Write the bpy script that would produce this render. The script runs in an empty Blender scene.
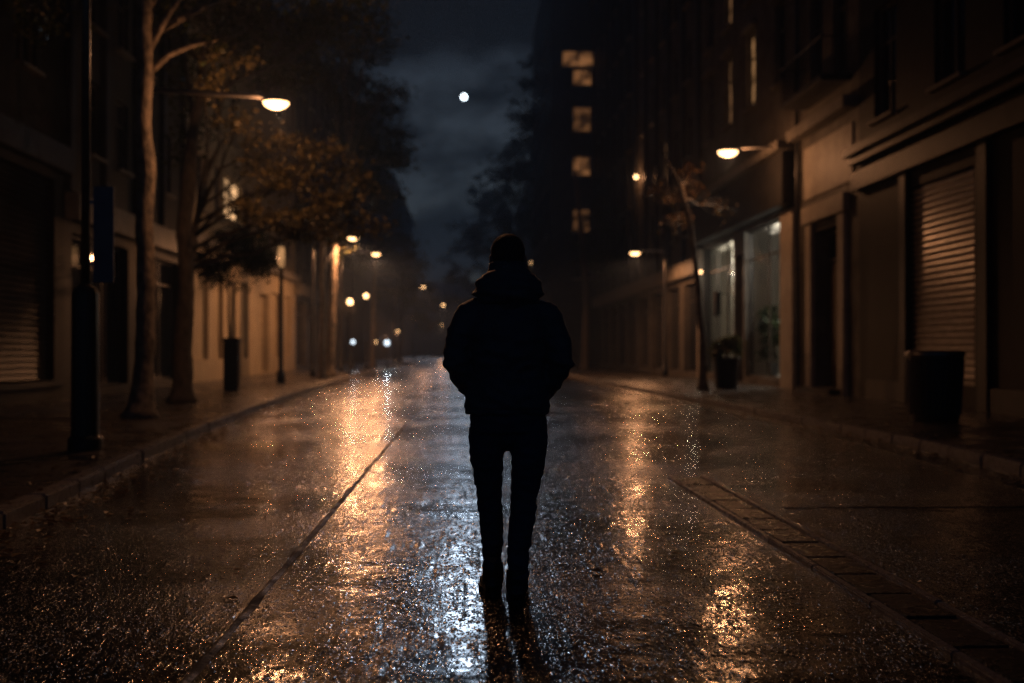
import bpy, bmesh, math, random
from mathutils import Vector, Matrix, Quaternion, noise as mnoise
random.seed(7)
R = math.radians
sc = bpy.context.scene
COL = sc.collection

# ---------------------------------------------------------------- camera, world, moonlight, exposure
F = 1100.0                       # focal length in pixels of a 1024 wide frame
CAMZ = 1.25
YAW = math.atan2(47.0, F)        # the street runs along +Y, the camera looks a little to its right
cam_d = bpy.data.cameras.new('camera')
cam = bpy.data.objects.new('camera', cam_d); COL.objects.link(cam)
cam_d.sensor_width = 36.0
cam_d.lens = F / 1024 * 36.0
cam_d.clip_start = 0.1; cam_d.clip_end = 6000
cam.location = (0, 0, CAMZ)
cam.rotation_euler = (R(90) + math.atan2(8.5, F), 0, -YAW)
cam_d.dof.use_dof = True
cam_d.dof.focus_distance = 5.6
cam_d.dof.aperture_fstop = 1.25
sc.camera = cam

MOON_DIR = None
def ray(px, py):
    v = Vector(((px - 512) / F, 1.0, -(py - 341.5) / F))
    v = Matrix.Rotation(math.atan2(8.5, F), 3, 'X') @ v
    return Matrix.Rotation(-YAW, 3, 'Z') @ v
def atY(px, py, Y):
    v = ray(px, py); return Vector((0, 0, CAMZ)) + v * (Y / v.y)
def atX(px, py, X):
    v = ray(px, py); return Vector((0, 0, CAMZ)) + v * (X / v.x)
def gnd(px, py, z=0.0):
    v = ray(px, py); return Vector((0, 0, CAMZ)) + v * ((z - CAMZ) / v.z)

MOON_DIR = ray(464, 97).normalized()
elev = math.asin(MOON_DIR.z)
azim = math.atan2(MOON_DIR.x, MOON_DIR.y)

w = bpy.data.worlds.new('World'); sc.world = w; w.use_nodes = True
wn = w.node_tree; wn.nodes.clear()
def N(nt, t, **kw):
    n = nt.nodes.new(t)
    for k, v in kw.items():
        if k in n.inputs: n.inputs[k].default_value = v
        else: setattr(n, k, v)
    return n
sky = N(wn, 'ShaderNodeTexSky', sky_type='NISHITA', sun_disc=False)
sky.sun_elevation = elev; sky.sun_rotation = azim
tint = N(wn, 'ShaderNodeMix', data_type='RGBA', blend_type='MULTIPLY')
tint.inputs[0].default_value = 1.0
wn.links.new(sky.outputs[0], tint.inputs[6]); tint.inputs[7].default_value = (0.40, 0.66, 1.3, 1)
tc = N(wn, 'ShaderNodeTexCoord')
mp = N(wn, 'ShaderNodeMapping'); mp.inputs['Scale'].default_value = (1.0, 1.0, 1.7)
mp.inputs['Location'].default_value = (1.37, 0.2, 0.13)
wn.links.new(tc.outputs['Generated'], mp.inputs[0])
cl = N(wn, 'ShaderNodeTexNoise', Scale=7.0, Detail=6.0, Roughness=0.5, Distortion=0.2)
wn.links.new(mp.outputs[0], cl.inputs['Vector'])
cr = N(wn, 'ShaderNodeMapRange', interpolation_type='SMOOTHSTEP'); cr.inputs[1].default_value = 0.46; cr.inputs[2].default_value = 0.66
cr.inputs[3].default_value = 0.22; cr.inputs[4].default_value = 1.5
wn.links.new(cl.outputs[0], cr.inputs[0])
mul = N(wn, 'ShaderNodeVectorMath', operation='SCALE')
wn.links.new(tint.outputs[2], mul.inputs[0]); wn.links.new(cr.outputs[0], mul.inputs[3])
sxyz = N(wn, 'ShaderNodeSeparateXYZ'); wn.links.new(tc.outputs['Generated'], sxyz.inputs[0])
back_sky_fill = N(wn, 'ShaderNodeMapRange', interpolation_type='SMOOTHSTEP'); back_sky_fill.inputs[1].default_value = .15; back_sky_fill.inputs[2].default_value = -.8   # added sky brightening behind the camera, lights the man's back
back_sky_fill.inputs[3].default_value = 1.0; back_sky_fill.inputs[4].default_value = 7.0; wn.links.new(sxyz.outputs[1], back_sky_fill.inputs[0])
mul2 = N(wn, 'ShaderNodeVectorMath', operation='SCALE'); wn.links.new(mul.outputs[0], mul2.inputs[0]); wn.links.new(back_sky_fill.outputs[0], mul2.inputs[3])
bg = N(wn, 'ShaderNodeBackground'); bg.inputs[1].default_value = 0.0015
wo = N(wn, 'ShaderNodeOutputWorld')
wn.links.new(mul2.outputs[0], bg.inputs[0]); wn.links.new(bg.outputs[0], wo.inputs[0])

sun_d = bpy.data.lights.new('moonlight', 'SUN'); sun_d.energy = 0.037; sun_d.angle = R(1.2)
sun_d.color = (0.62, 0.78, 1.0)
sun = bpy.data.objects.new('moonlight', sun_d); COL.objects.link(sun)
sun.rotation_euler = MOON_DIR.to_track_quat('Z', 'Y').to_euler()

sc.view_settings.view_transform = 'Standard'; sc.view_settings.look = 'None'
sc.view_settings.exposure = 0.0; sc.view_settings.gamma = 1.0
sc.view_settings.use_curve_mapping = False
cy = sc.cycles
cy.use_denoising = True; cy.denoiser = 'OPENIMAGEDENOISE'
cy.denoising_input_passes = 'RGB_ALBEDO_NORMAL'; cy.denoising_prefilter = 'NONE'
cy.max_bounces = 5; cy.diffuse_bounces = 2; cy.glossy_bounces = 3; cy.transmission_bounces = 4
cy.volume_bounces = 0; cy.transparent_max_bounces = 12
cy.sample_clamp_indirect = 0.6; cy.caustics_reflective = False; cy.caustics_refractive = False
cy.use_adaptive_sampling = False
cy.use_light_tree = True

SODIUM = (1.0, 0.43, 0.185)

# ---------------------------------------------------------------- materials
MATS = {}
def mat(name, col, rough=0.7, col2=None, nscale=3.0, bump=0.0, bscale=30.0, metal=0.0, spec=0.5, rough2=None, stretch=(1,1,1), coat=0.0, sheen=0.0):
    m = bpy.data.materials.new(name); m.use_nodes = True; nt = m.node_tree
    p = nt.nodes['Principled BSDF']
    p.inputs['Base Color'].default_value = (*col, 1); p.inputs['Roughness'].default_value = rough
    p.inputs['Metallic'].default_value = metal; p.inputs['Specular IOR Level'].default_value = spec
    p.inputs['Coat Weight'].default_value = coat; p.inputs['Coat Roughness'].default_value = 0.15
    p.inputs['Sheen Weight'].default_value = sheen
    t = N(nt, 'ShaderNodeTexCoord'); mpp = N(nt, 'ShaderNodeMapping'); mpp.inputs['Scale'].default_value = stretch
    nt.links.new(t.outputs['Object'], mpp.inputs[0])
    if col2 or rough2 is not None:
        n1 = N(nt, 'ShaderNodeTexNoise', Scale=nscale, Detail=6.0, Roughness=0.65)
        nt.links.new(mpp.outputs[0], n1.inputs['Vector'])
        if col2:
            mx = N(nt, 'ShaderNodeMix', data_type='RGBA'); mx.inputs[6].default_value = (*col, 1); mx.inputs[7].default_value = (*col2, 1)
            r = N(nt, 'ShaderNodeMapRange'); r.inputs[1].default_value = .35; r.inputs[2].default_value = .65
            nt.links.new(n1.outputs[0], r.inputs[0]); nt.links.new(r.outputs[0], mx.inputs[0]); nt.links.new(mx.outputs[2], p.inputs['Base Color'])
        if rough2 is not None:
            r = N(nt, 'ShaderNodeMapRange'); r.inputs[1].default_value = .38; r.inputs[2].default_value = .62
            r.inputs[3].default_value = rough; r.inputs[4].default_value = rough2
            nt.links.new(n1.outputs[0], r.inputs[0]); nt.links.new(r.outputs[0], p.inputs['Roughness'])
    if bump:
        n2 = N(nt, 'ShaderNodeTexNoise', Scale=bscale, Detail=5.0, Roughness=0.6)
        nt.links.new(mpp.outputs[0], n2.inputs['Vector'])
        b = N(nt, 'ShaderNodeBump', Strength=1.0, Distance=bump)
        nt.links.new(n2.outputs[0], b.inputs['Height']); nt.links.new(b.outputs[0], p.inputs['Normal'])
    MATS[name] = m; return m
def emat(name, col, strength, var=None):
    m = bpy.data.materials.new(name); m.use_nodes = True; nt = m.node_tree
    p = nt.nodes['Principled BSDF']
    p.inputs['Base Color'].default_value = (0.05, 0.05, 0.05, 1); p.inputs['Roughness'].default_value = .4
    p.inputs['Emission Color'].default_value = (*col, 1); p.inputs['Emission Strength'].default_value = strength
    if var:
        t = N(nt, 'ShaderNodeTexCoord'); n1 = N(nt, 'ShaderNodeTexNoise', Scale=var, Detail=2.0)
        nt.links.new(t.outputs['Object'], n1.inputs['Vector'])
        r = N(nt, 'ShaderNodeMapRange'); r.inputs[1].default_value = .4; r.inputs[2].default_value = .62
        r.inputs[3].default_value = strength * .15; r.inputs[4].default_value = strength * 1.5
        nt.links.new(n1.outputs[0], r.inputs[0]); nt.links.new(r.outputs[0], p.inputs['Emission Strength'])
    m.cycles.emission_sampling = 'NONE'
    MATS[name] = m; return m

plaster_grey = mat('plaster_grey', (.07,.063,.057), .7, (.13,.118,.1), 1.3, .006, 20, rough2=.5, spec=.22)
plaster_dark = mat('plaster_dark', (.028,.027,.027), .6, (.05,.048,.045), 1.5, .006, 18, spec=.22)
plaster_near_black = mat('plaster_near_black', (.010,.010,.011), .6, (.022,.021,.02), 1.4, .008, 14, spec=.2)  # plaster darkened in colour so the near walls stay black under the lamps
plaster_warm = mat('plaster_warm', (.30,.24,.16), .75, (.38,.31,.2), 1.1, .005, 16)
stone_trim = mat('stone_trim', (.2,.18,.15), .55, (.11,.1,.085), 2.5, .004, 40)
stone_pale = mat('stone_pale', (.42,.37,.3), .55, (.26,.22,.18), 1.6, .005, 30)
stone_dark = mat('stone_dark', (.022,.021,.02), .45, (.04,.037,.034), 2.0, .006, 30, spec=.22)
dark_paint = mat('dark_paint', (.015,.015,.017), .35, bump=.0006, bscale=60)
frame_paint = mat('frame_paint', (.06,.055,.05), .45, bump=.0006, bscale=60)
steel = mat('steel', (.22,.21,.2), .35, (.16,.15,.14), 6, .0004, 90, metal=.9)
shutter_metal = mat('shutter_metal', (.5,.46,.42), .34, (.3,.27,.24), 4, .0015, 40, metal=.7, stretch=(1,1,3))
louvre_mat = mat('louvre_metal', (.016,.017,.02), .5, (.01,.01,.012), 4, .001, 50)
glass_dark = mat('glass_dark', (.01,.012,.016), .06, spec=.8, bump=.002, bscale=2)
glass_lit = emat('glass_lit', (1.0,.50,.20), .22, 1.6)
glass_bright = emat('glass_bright', (1.0,.55,.25), .9, 1.3)
glass_lit_dim = emat('glass_lit_dim', (1.0,.48,.2), .11, 2.2)
glass_lit_cold = emat('glass_lit_cold', (.75,.85,1.0), .05, 1.4)
wood_door = mat('wood_door', (.05,.03,.02), .4, (.08,.05,.03), 5, .002, 30, stretch=(6,6,1))
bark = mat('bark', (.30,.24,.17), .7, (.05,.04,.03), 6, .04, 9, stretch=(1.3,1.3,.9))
bark_far = mat('bark_far', (.07,.055,.04), .8, (.04,.03,.025), 4, .02, 9)
jacket_mat = mat('jacket_cloth', (.075,.075,.085), .5, (.1,.1,.112), 14, .0015, 160, sheen=.15)
jeans_mat = mat('jeans_denim', (.08,.09,.125), .7, (.05,.06,.085), 9, .001, 320, sheen=.1)
shoe_mat = mat('shoe_leather', (.06,.045,.035), .35, (.035,.028,.022), 12, .0012, 90)
sole_mat = mat('shoe_sole', (.03,.028,.026), .6, bump=.001, bscale=80)
skin_mat = mat('skin', (.35,.2,.14), .5, (.3,.16,.11), 20, .0004, 200)
hair_mat = mat('hair', (.012,.009,.008), .6, (.02,.016,.013), 40, .004, 260)
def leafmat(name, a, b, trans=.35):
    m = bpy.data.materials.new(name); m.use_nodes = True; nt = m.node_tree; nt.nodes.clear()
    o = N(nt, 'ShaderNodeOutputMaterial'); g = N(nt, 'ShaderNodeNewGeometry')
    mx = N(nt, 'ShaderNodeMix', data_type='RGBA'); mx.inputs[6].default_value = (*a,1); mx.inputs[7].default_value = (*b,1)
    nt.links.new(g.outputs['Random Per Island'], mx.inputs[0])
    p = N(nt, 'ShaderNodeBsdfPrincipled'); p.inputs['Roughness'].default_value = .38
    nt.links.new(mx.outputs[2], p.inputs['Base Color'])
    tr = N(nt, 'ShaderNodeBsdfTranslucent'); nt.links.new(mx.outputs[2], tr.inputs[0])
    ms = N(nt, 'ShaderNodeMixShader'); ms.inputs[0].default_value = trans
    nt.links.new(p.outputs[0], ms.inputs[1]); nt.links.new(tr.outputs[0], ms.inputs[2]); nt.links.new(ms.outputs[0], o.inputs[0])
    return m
leaf_green = leafmat('leaf_green', (.05,.075,.02), (.12,.10,.035))
leaf_dark = leafmat('leaf_dark', (.02,.04,.015), (.045,.06,.02))
leaf_autumn = leafmat('leaf_autumn', (.22,.13,.04), (.10,.05,.02))

def asphalt():
    m = bpy.data.materials.new('wet_asphalt'); m.use_nodes = True; nt = m.node_tree
    p = nt.nodes['Principled BSDF']; L = nt.links.new
    t = N(nt, 'ShaderNodeTexCoord')
    big = N(nt, 'ShaderNodeTexNoise', Scale=0.55, Detail=4.0, Roughness=.6)
    mb = N(nt, 'ShaderNodeMapping'); mb.inputs['Scale'].default_value = (1.0, .9, 1)
    L(t.outputs['Object'], mb.inputs[0]); L(mb.outputs[0], big.inputs['Vector'])
    rr = N(nt, 'ShaderNodeMapRange', interpolation_type='SMOOTHSTEP'); rr.inputs[1].default_value = .40; rr.inputs[2].default_value = .60
    L(big.outputs[0], rr.inputs[0])                       # 0 = film of water, 1 = drained, rougher
    mid = N(nt, 'ShaderNodeTexNoise', Scale=7.0, Detail=5.0, Roughness=.7); L(t.outputs['Object'], mid.inputs['Vector'])
    # colour
    mx = N(nt, 'ShaderNodeMix', data_type='RGBA'); mx.inputs[6].default_value = (.008,.0085,.010,1); mx.inputs[7].default_value = (.016,.0165,.018,1)
    L(mid.outputs[0], mx.inputs[0]); L(mx.outputs[2], p.inputs['Base Color'])
    ro = N(nt, 'ShaderNodeMapRange'); ro.inputs[3].default_value = .12; ro.inputs[4].default_value = .22
    L(rr.outputs[0], ro.inputs[0]); L(ro.outputs[0], p.inputs['Roughness'])
    p.inputs['Specular IOR Level'].default_value = .5
    def grains(scale, thr, sy=.28):                                # a few stones in each patch stand out of the film of water
        v = N(nt, 'ShaderNodeTexVoronoi', Scale=scale); v.feature = 'F1'; mq = N(nt, 'ShaderNodeMapping'); mq.inputs['Scale'].default_value = (1, sy, 1); L(t.outputs['Object'], mq.inputs[0]); L(mq.outputs[0], v.inputs['Vector'])
        sp = N(nt, 'ShaderNodeSeparateColor'); L(v.outputs['Color'], sp.inputs[0])
        am = N(nt, 'ShaderNodeMapRange'); am.inputs[1].default_value = thr; am.inputs[2].default_value = 1.0; L(sp.outputs[0], am.inputs[0])
        dm = N(nt, 'ShaderNodeMapRange', interpolation_type='SMOOTHSTEP'); dm.inputs[1].default_value = .62; dm.inputs[2].default_value = 0.0; L(v.outputs['Distance'], dm.inputs[0])
        ml = N(nt, 'ShaderNodeMath', operation='MULTIPLY'); L(am.outputs[0], ml.inputs[0]); L(dm.outputs[0], ml.inputs[1]); return ml
    g1 = grains(105.0, .2, .4); g2 = grains(46.0, .45, .34); g3 = grains(15.0, .35, .16)
    v2 = N(nt, 'ShaderNodeTexNoise', Scale=60.0, Detail=3.0, Roughness=.6); L(t.outputs['Object'], v2.inputs['Vector'])
    add = N(nt, 'ShaderNodeMath', operation='MULTIPLY_ADD'); L(v2.outputs[0], add.inputs[0]); add.inputs[1].default_value = .08; L(g1.outputs[0], add.inputs[2])
    add2 = N(nt, 'ShaderNodeMath', operation='MULTIPLY_ADD'); L(g2.outputs[0], add2.inputs[0]); add2.inputs[1].default_value = 1.1; L(add.outputs[0], add2.inputs[2])
    add3 = N(nt, 'ShaderNodeMath', operation='MULTIPLY_ADD'); L(g3.outputs[0], add3.inputs[0]); add3.inputs[1].default_value = 1.1; L(add2.outputs[0], add3.inputs[2])
    st = N(nt, 'ShaderNodeMapRange'); st.inputs[3].default_value = .0022; st.inputs[4].default_value = .0060
    L(rr.outputs[0], st.inputs[0])
    b1 = N(nt, 'ShaderNodeBump', Strength=1.0); L(st.outputs[0], b1.inputs['Distance']); L(add3.outputs[0], b1.inputs['Height'])
    wv = N(nt, 'ShaderNodeTexNoise', Scale=2.2, Detail=3.0); L(t.outputs['Object'], wv.inputs['Vector'])
    b2 = N(nt, 'ShaderNodeBump', Strength=1.0, Distance=.016); L(wv.outputs[0], b2.inputs['Height']); L(b1.outputs[0], b2.inputs['Normal'])
    L(b2.outputs[0], p.inputs['Normal'])
    return m
asphalt_mat = asphalt()
def slabs():
    m = bpy.data.materials.new('wet_paving'); m.use_nodes = True; nt = m.node_tree
    p = nt.nodes['Principled BSDF']; L = nt.links.new
    t = N(nt, 'ShaderNodeTexCoord'); br = N(nt, 'ShaderNodeTexBrick', Scale=1.0)
    br.inputs['Color1'].default_value = (.05,.045,.04,1); br.inputs['Color2'].default_value = (.075,.065,.055,1); br.inputs['Mortar'].default_value = (.02,.02,.02,1)
    br.inputs['Mortar Size'].default_value = .012; br.inputs['Brick Width'].default_value = .6; br.inputs['Row Height'].default_value = .4
    L(t.outputs['Object'], br.inputs['Vector']); L(br.outputs['Color'], p.inputs['Base Color'])
    n = N(nt, 'ShaderNodeTexNoise', Scale=1.6, Detail=5.0); L(t.outputs['Object'], n.inputs['Vector'])
    r = N(nt, 'ShaderNodeMapRange'); r.inputs[1].default_value=.4; r.inputs[2].default_value=.6; r.inputs[3].default_value=.18; r.inputs[4].default_value=.5
    L(n.outputs[0], r.inputs[0]); L(r.outputs[0], p.inputs['Roughness'])
    b0 = N(nt, 'ShaderNodeBump', Strength=1.0, Distance=.006); b0.invert = True; L(br.outputs['Fac'], b0.inputs['Height'])
    n2 = N(nt, 'ShaderNodeTexNoise', Scale=35, Detail=4.0); L(t.outputs['Object'], n2.inputs['Vector'])
    b = N(nt, 'ShaderNodeBump', Strength=1.0, Distance=.006); L(n2.outputs[0], b.inputs['Height']); L(b0.outputs[0], b.inputs['Normal']); L(b.outputs[0], p.inputs['Normal'])
    return m
paving_mat = slabs()
kerb_mat = mat('kerb_granite', (.3,.28,.26), .14, (.16,.15,.14), 12, .006, 28, rough2=.5)
sett_mat = mat('sett_stone', (.05,.044,.04), .18, (.03,.027,.025), 9, .008, 26, rough2=.4)
soil_mat = mat('soil', (.03,.022,.016), .8, (.05,.035,.02), 12, .02, 20)
tar_mat = mat('seam_tar', (.006,.006,.006), .35, bump=.02, bscale=30, rough2=.8, nscale=3)

# ---------------------------------------------------------------- helpers
def bobj(name, bm, m, parent=None, smooth=False, mats=None):
    me = bpy.data.meshes.new(name)
    bmesh.ops.recalc_face_normals(bm, faces=bm.faces)
    bm.to_mesh(me); bm.free()
    for x in (mats or [m]): me.materials.append(x)
    if smooth:
        for p in me.polygons: p.use_smooth = True
    o = bpy.data.objects.new(name, me); COL.objects.link(o)
    if parent: o.parent = parent
    return o
def tag(o, label=None, cat=None, group=None, kind=None):
    if label: o['label'] = label
    if cat: o['category'] = cat
    if group: o['group'] = group
    if kind: o['kind'] = kind
    return o
def thing(name, label, cat, loc=(0,0,0), rz=0, group=None):
    o = bpy.data.objects.new(name, None); COL.objects.link(o); o.location = loc; o.rotation_euler = (0,0,rz)
    o.empty_display_size = .3
    return tag(o, label, cat, group)
def box(bm, x0, x1, y0, y1, z0, z1):
    vs = [bm.verts.new((x,y,z)) for z in (z0,z1) for y in (y0,y1) for x in (x0,x1)]
    for f in ((0,1,3,2),(4,6,7,5),(0,4,5,1),(2,3,7,6),(0,2,6,4),(1,5,7,3)): bm.faces.new([vs[i] for i in f])
    return vs
def bbox(bm, x0, x1, y0, y1, z0, z1, bev):
    b2 = bmesh.new(); box(b2, x0,x1,y0,y1,z0,z1)
    bmesh.ops.bevel(b2, geom=b2.edges[:], offset=bev, segments=2, affect='EDGES')
    me = bpy.data.meshes.new('t'); b2.to_mesh(me); b2.free(); bm.from_mesh(me); bpy.data.meshes.remove(me)
def tube(bm, pts, rads, seg=12, cap=True, ell=None, ref=None):
    """tube through pts; ell=(a,b) scale of the section axes per ring"""
    pts = [Vector(p) for p in pts]; rings = []
    up = Vector(ref) if ref else Vector((1, 0, 0))
    for i, p in enumerate(pts):
        d = (pts[min(i+1, len(pts)-1)] - pts[max(i-1, 0)]).normalized()
        a = up - d * up.dot(d)
        if a.length < 1e-4: a = Vector((0,1,0)) - d * d.y
        a.normalize(); b = d.cross(a); up = a if not ref else up
        r = rads[i] if hasattr(rads, '__len__') else rads
        ra, rb = (r if hasattr(r, '__len__') else (r, r))
        rings.append([bm.verts.new(p + a*math.cos(2*math.pi*k/seg)*ra + b*math.sin(2*math.pi*k/seg)*rb) for k in range(seg)])
    for i in range(len(rings)-1):
        for k in range(seg):
            bm.faces.new([rings[i][k], rings[i][(k+1)%seg], rings[i+1][(k+1)%seg], rings[i+1][k]])
    if cap: bm.faces.new(rings[0][::-1]); bm.faces.new(rings[-1])
    return rings
def lathe(bm, prof, seg=24, c=(0,0,0), cap=True):
    rings = [[bm.verts.new((c[0]+r*math.cos(2*math.pi*k/seg), c[1]+r*math.sin(2*math.pi*k/seg), c[2]+z)) for k in range(seg)] for r, z in prof]
    for i in range(len(rings)-1):
        for k in range(seg): bm.faces.new([rings[i][k], rings[i][(k+1)%seg], rings[i+1][(k+1)%seg], rings[i+1][k]])
    if cap: bm.faces.new(rings[0][::-1]); bm.faces.new(rings[-1])
def ellip(bm, c, r, seg=20, rot=None):
    M = Matrix.Translation(c) @ (rot.to_4x4() if rot else Matrix()) @ Matrix.Diagonal((r[0], r[1], r[2], 1))
    bmesh.ops.create_uvsphere(bm, u_segments=seg, v_segments=seg//2+2, radius=1, matrix=M)
def sheet(name, polys, m, kind='structure'):
    bm = bmesh.new()
    for pl in polys:
        bm.faces.new([bm.verts.new(p) for p in pl])
    return tag(bobj(name, bm, m), kind=kind)
def remeshed(name, bm, m, voxel, parent, wr=0, wscale=8, smooth_it=3, stretch=(1,1,1), extra=None):
    o = bobj(name, bm, m, parent)
    md = o.modifiers.new('r', 'REMESH'); md.mode = 'VOXEL'; md.voxel_size = voxel
    if smooth_it:
        s = o.modifiers.new('s', 'SMOOTH'); s.iterations = smooth_it; s.factor = .5
    bpy.context.view_layer.update()
    dg = bpy.context.evaluated_depsgraph_get()
    me = bpy.data.meshes.new_from_object(o.evaluated_get(dg)); o.modifiers.clear(); o.data = me
    if not me.materials: me.materials.append(m)
    nrm = [v.normal.copy() for v in me.vertices]
    for v, n in zip(me.vertices, nrm):
        q = Vector((v.co.x*stretch[0], v.co.y*stretch[1], v.co.z*stretch[2])) * wscale
        d = 0
        if wr:
            d += wr * (abs(mnoise.noise(q)) * -1.6 + .35 + .5 * mnoise.noise(q * 2.3))
        if extra: d += extra(v.co)
        v.co += n * d
    for p in me.polygons: p.use_smooth = True
    return o
def copy_thing(root, loc, label, group=None, rz=None, scale=None):
    c = root.copy(); COL.objects.link(c); c.location = loc; c['label'] = label
    if group: c['group'] = group
    if rz is not None: c.rotation_euler = (0,0,rz)
    if scale: c.scale = (scale,)*3
    for ch in [o for o in bpy.data.objects if o.parent == root]:
        k = ch.copy(); COL.objects.link(k); k.parent = c
        for g in [o for o in bpy.data.objects if o.parent == ch]:
            q = g.copy(); COL.objects.link(q); q.parent = k
    return c

# ---------------------------------------------------------------- ground, road, pavements
KH = 0.12
LK = [(-2.9,-14),(-3.05,2),(-3.2,7.6),(-3.38,10),(-3.68,13.1),(-3.98,17.4),(-4.3,23.2),(-4.55,30.3),(-4.8,41.4),(-5.0,60),(-5.2,100),(-5.2,270)]
RK = [(5.1,-14),(5.2,2),(5.4,8),(5.5,10.7),(5.72,14.1),(5.66,17),(5.6,23.5),(5.3,31),(4.9,44),(4.9,60),(5.0,100),(5.2,270)]
def smoothline(P, step):
    out = []
    for i in range(len(P)-1):
        n = max(1, int((P[i+1][1]-P[i][1])/step))
        p0 = P[max(i-1,0)]; p1 = P[i]; p2 = P[i+1]; p3 = P[min(i+2,len(P)-1)]
        for k in range(n):
            t = k/n; y = p1[1]+(p2[1]-p1[1])*t
            x = p1[0]+(p2[0]-p1[0])*(t*t*(3-2*t)*.3+t*.7)
            out.append((x, y))
    out.append(P[-1]); return out
def widthx(P, y):
    for a, b in zip(P, P[1:]):
        if a[1] <= y <= b[1]: return a[0] + (b[0]-a[0])*(y-a[1])/(b[1]-a[1])
    return P[-1][0]
sheet('ground', [[(-600,-300,-.01),(600,-300,-.01),(600,900,-.01),(-600,900,-.01)]], soil_mat)
Ls, Rs = smoothline(LK, 1.0), smoothline(RK, 1.0)
ys = [y for _, y in Ls]
bm = bmesh.new(); prev = None
for y in [-14 + i*2 for i in range(143)]:
    a = bm.verts.new((widthx(LK, y)-.05, y, 0)); b = bm.verts.new((widthx(RK, y)+.05, y, 0))
    if prev: bm.faces.new([prev[0], prev[1], b, a])
    prev = (a, b)
tag(bobj('road', bm, asphalt_mat), kind='structure')
def kerb(name, P, side):
    bm = bmesh.new(); rnd = random.Random(3)
    y = P[0][1]
    while y < 200:
        ln = .95
        x0, x1 = widthx(P, y), widthx(P, y+ln)
        dz = rnd.uniform(-.006, .006); dx = rnd.uniform(-.008,.008)
        b2 = bmesh.new()
        vs = box(b2, 0, .16, .006, ln-.006, -.05, KH+dz)
        for v in b2.verts:
            t = v.co.y/ln; xx = x0+(x1-x0)*t + dx
            v.co = Vector((xx - v.co.x if side < 0 else xx + v.co.x, y+v.co.y, v.co.z))
        bmesh.ops.bevel(b2, geom=b2.edges[:], offset=.018, segments=2, affect='EDGES')
        me = bpy.data.meshes.new('t'); b2.to_mesh(me); b2.free(); bm.from_mesh(me); bpy.data.meshes.remove(me)
        y += ln
    tag(bobj(name, bm, kerb_mat, smooth=False), kind='structure')
kerb('kerb_left', LK, -1); kerb('kerb_right', RK, 1)
def pavement(name, P, side, X):
    bm = bmesh.new(); prev = None
    for y in [-14 + i*2 for i in range(143)]:
        xx = widthx(P, y) + side*.15
        a = bm.verts.new((xx, y, KH-.008)); b = bm.verts.new((X, y, KH-.008)); c = bm.verts.new((xx, y, -.04))
        if prev: bm.faces.new([prev[0], prev[1], b, a]); bm.faces.new([prev[2], prev[0], a, c])
        prev = (a, b, c)
    tag(bobj(name, bm, paving_mat), kind='structure')
pavement('pavement_left', LK, -1, -13); pavement('pavement_right', RK, 1, 13)
# gutter strip beside the right kerb
bm = bmesh.new(); rnd = random.Random(5); y = 1.0
while y < 60:
    x = widthx(RK, y) - .46
    bbox(bm, x, x+.40, y+.006, y+.594, -.03, .007+rnd.uniform(-.002,.004), .006); y += .6
tag(bobj('gutter', bm, sett_mat), kind='structure')
# flagstone band let into the road
bm = bmesh.new(); y = -1.0
while y < 10.2:
    h = rnd.uniform(.010,.018); x0 = 2.03 + rnd.uniform(-.004,.004)
    bbox(bm, x0, 2.29 + rnd.uniform(-.006,.006), y+.012, y+.50-.012, -.03, h, .012); y += .50
tag(bobj('stone_band', bm, sett_mat), kind='structure')
bm = bmesh.new()
for x0, x1 in ((1.975, 2.02), (2.30, 2.345)):
    y = -1.0
    while y < 10.3:
        bbox(bm, x0, x1, y+.003, y+.9-.003, -.03, .021+rnd.uniform(-.004,.005), .007); y += .9
tag(bobj('stone_band_edging', bm, kerb_mat), kind='structure')
# long tar seam, ridged
bm = bmesh.new(); prev = None; y = 1.0
while y < 21:
    cx = -1.06 + .004*y + .012*mnoise.noise(Vector((0, y*.8, 3))) + .008*mnoise.noise(Vector((0,y*4,1)))
    wd = .022 + .014*mnoise.noise(Vector((5, y*2.1, 0)))
    if y > 18: wd *= (21.2-y)/3.2
    hz = .010 + .007*mnoise.noise(Vector((9, y*3.1, 0)))
    ring = [bm.verts.new(q) for q in ((cx-wd, y, .001),(cx-wd*.6, y, hz*.8),(cx, y, hz),(cx+wd*.5, y, hz*.5),(cx+wd, y, .001))]
    if prev:
        for k in range(4): bm.faces.new([prev[k], prev[k+1], ring[k+1], ring[k]])
    prev = ring; y += .05
tag(bobj('road_seam', bm, tar_mat, smooth=True), kind='structure')
# cross joints in the asphalt
bm = bmesh.new()
for (yy, xa, xb) in ((8.6, 2.5, 4.85), (21,-4,4.5)):
    prev = None; x = xa
    while x < xb:
        y0 = yy + .05*mnoise.noise(Vector((x*1.3, yy, 0))) ; wd = .012+.006*mnoise.noise(Vector((x*5,yy,2)))
        ring = [bm.verts.new((x, y0-wd, .001)), bm.verts.new((x, y0, .006)), bm.verts.new((x, y0+wd, .001))]
        if prev:
            for k in range(2): bm.faces.new([prev[k], prev[k+1], ring[k+1], ring[k]])
        prev = ring; x += .06
tag(bobj('road_joints', bm, tar_mat), kind='structure')

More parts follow.
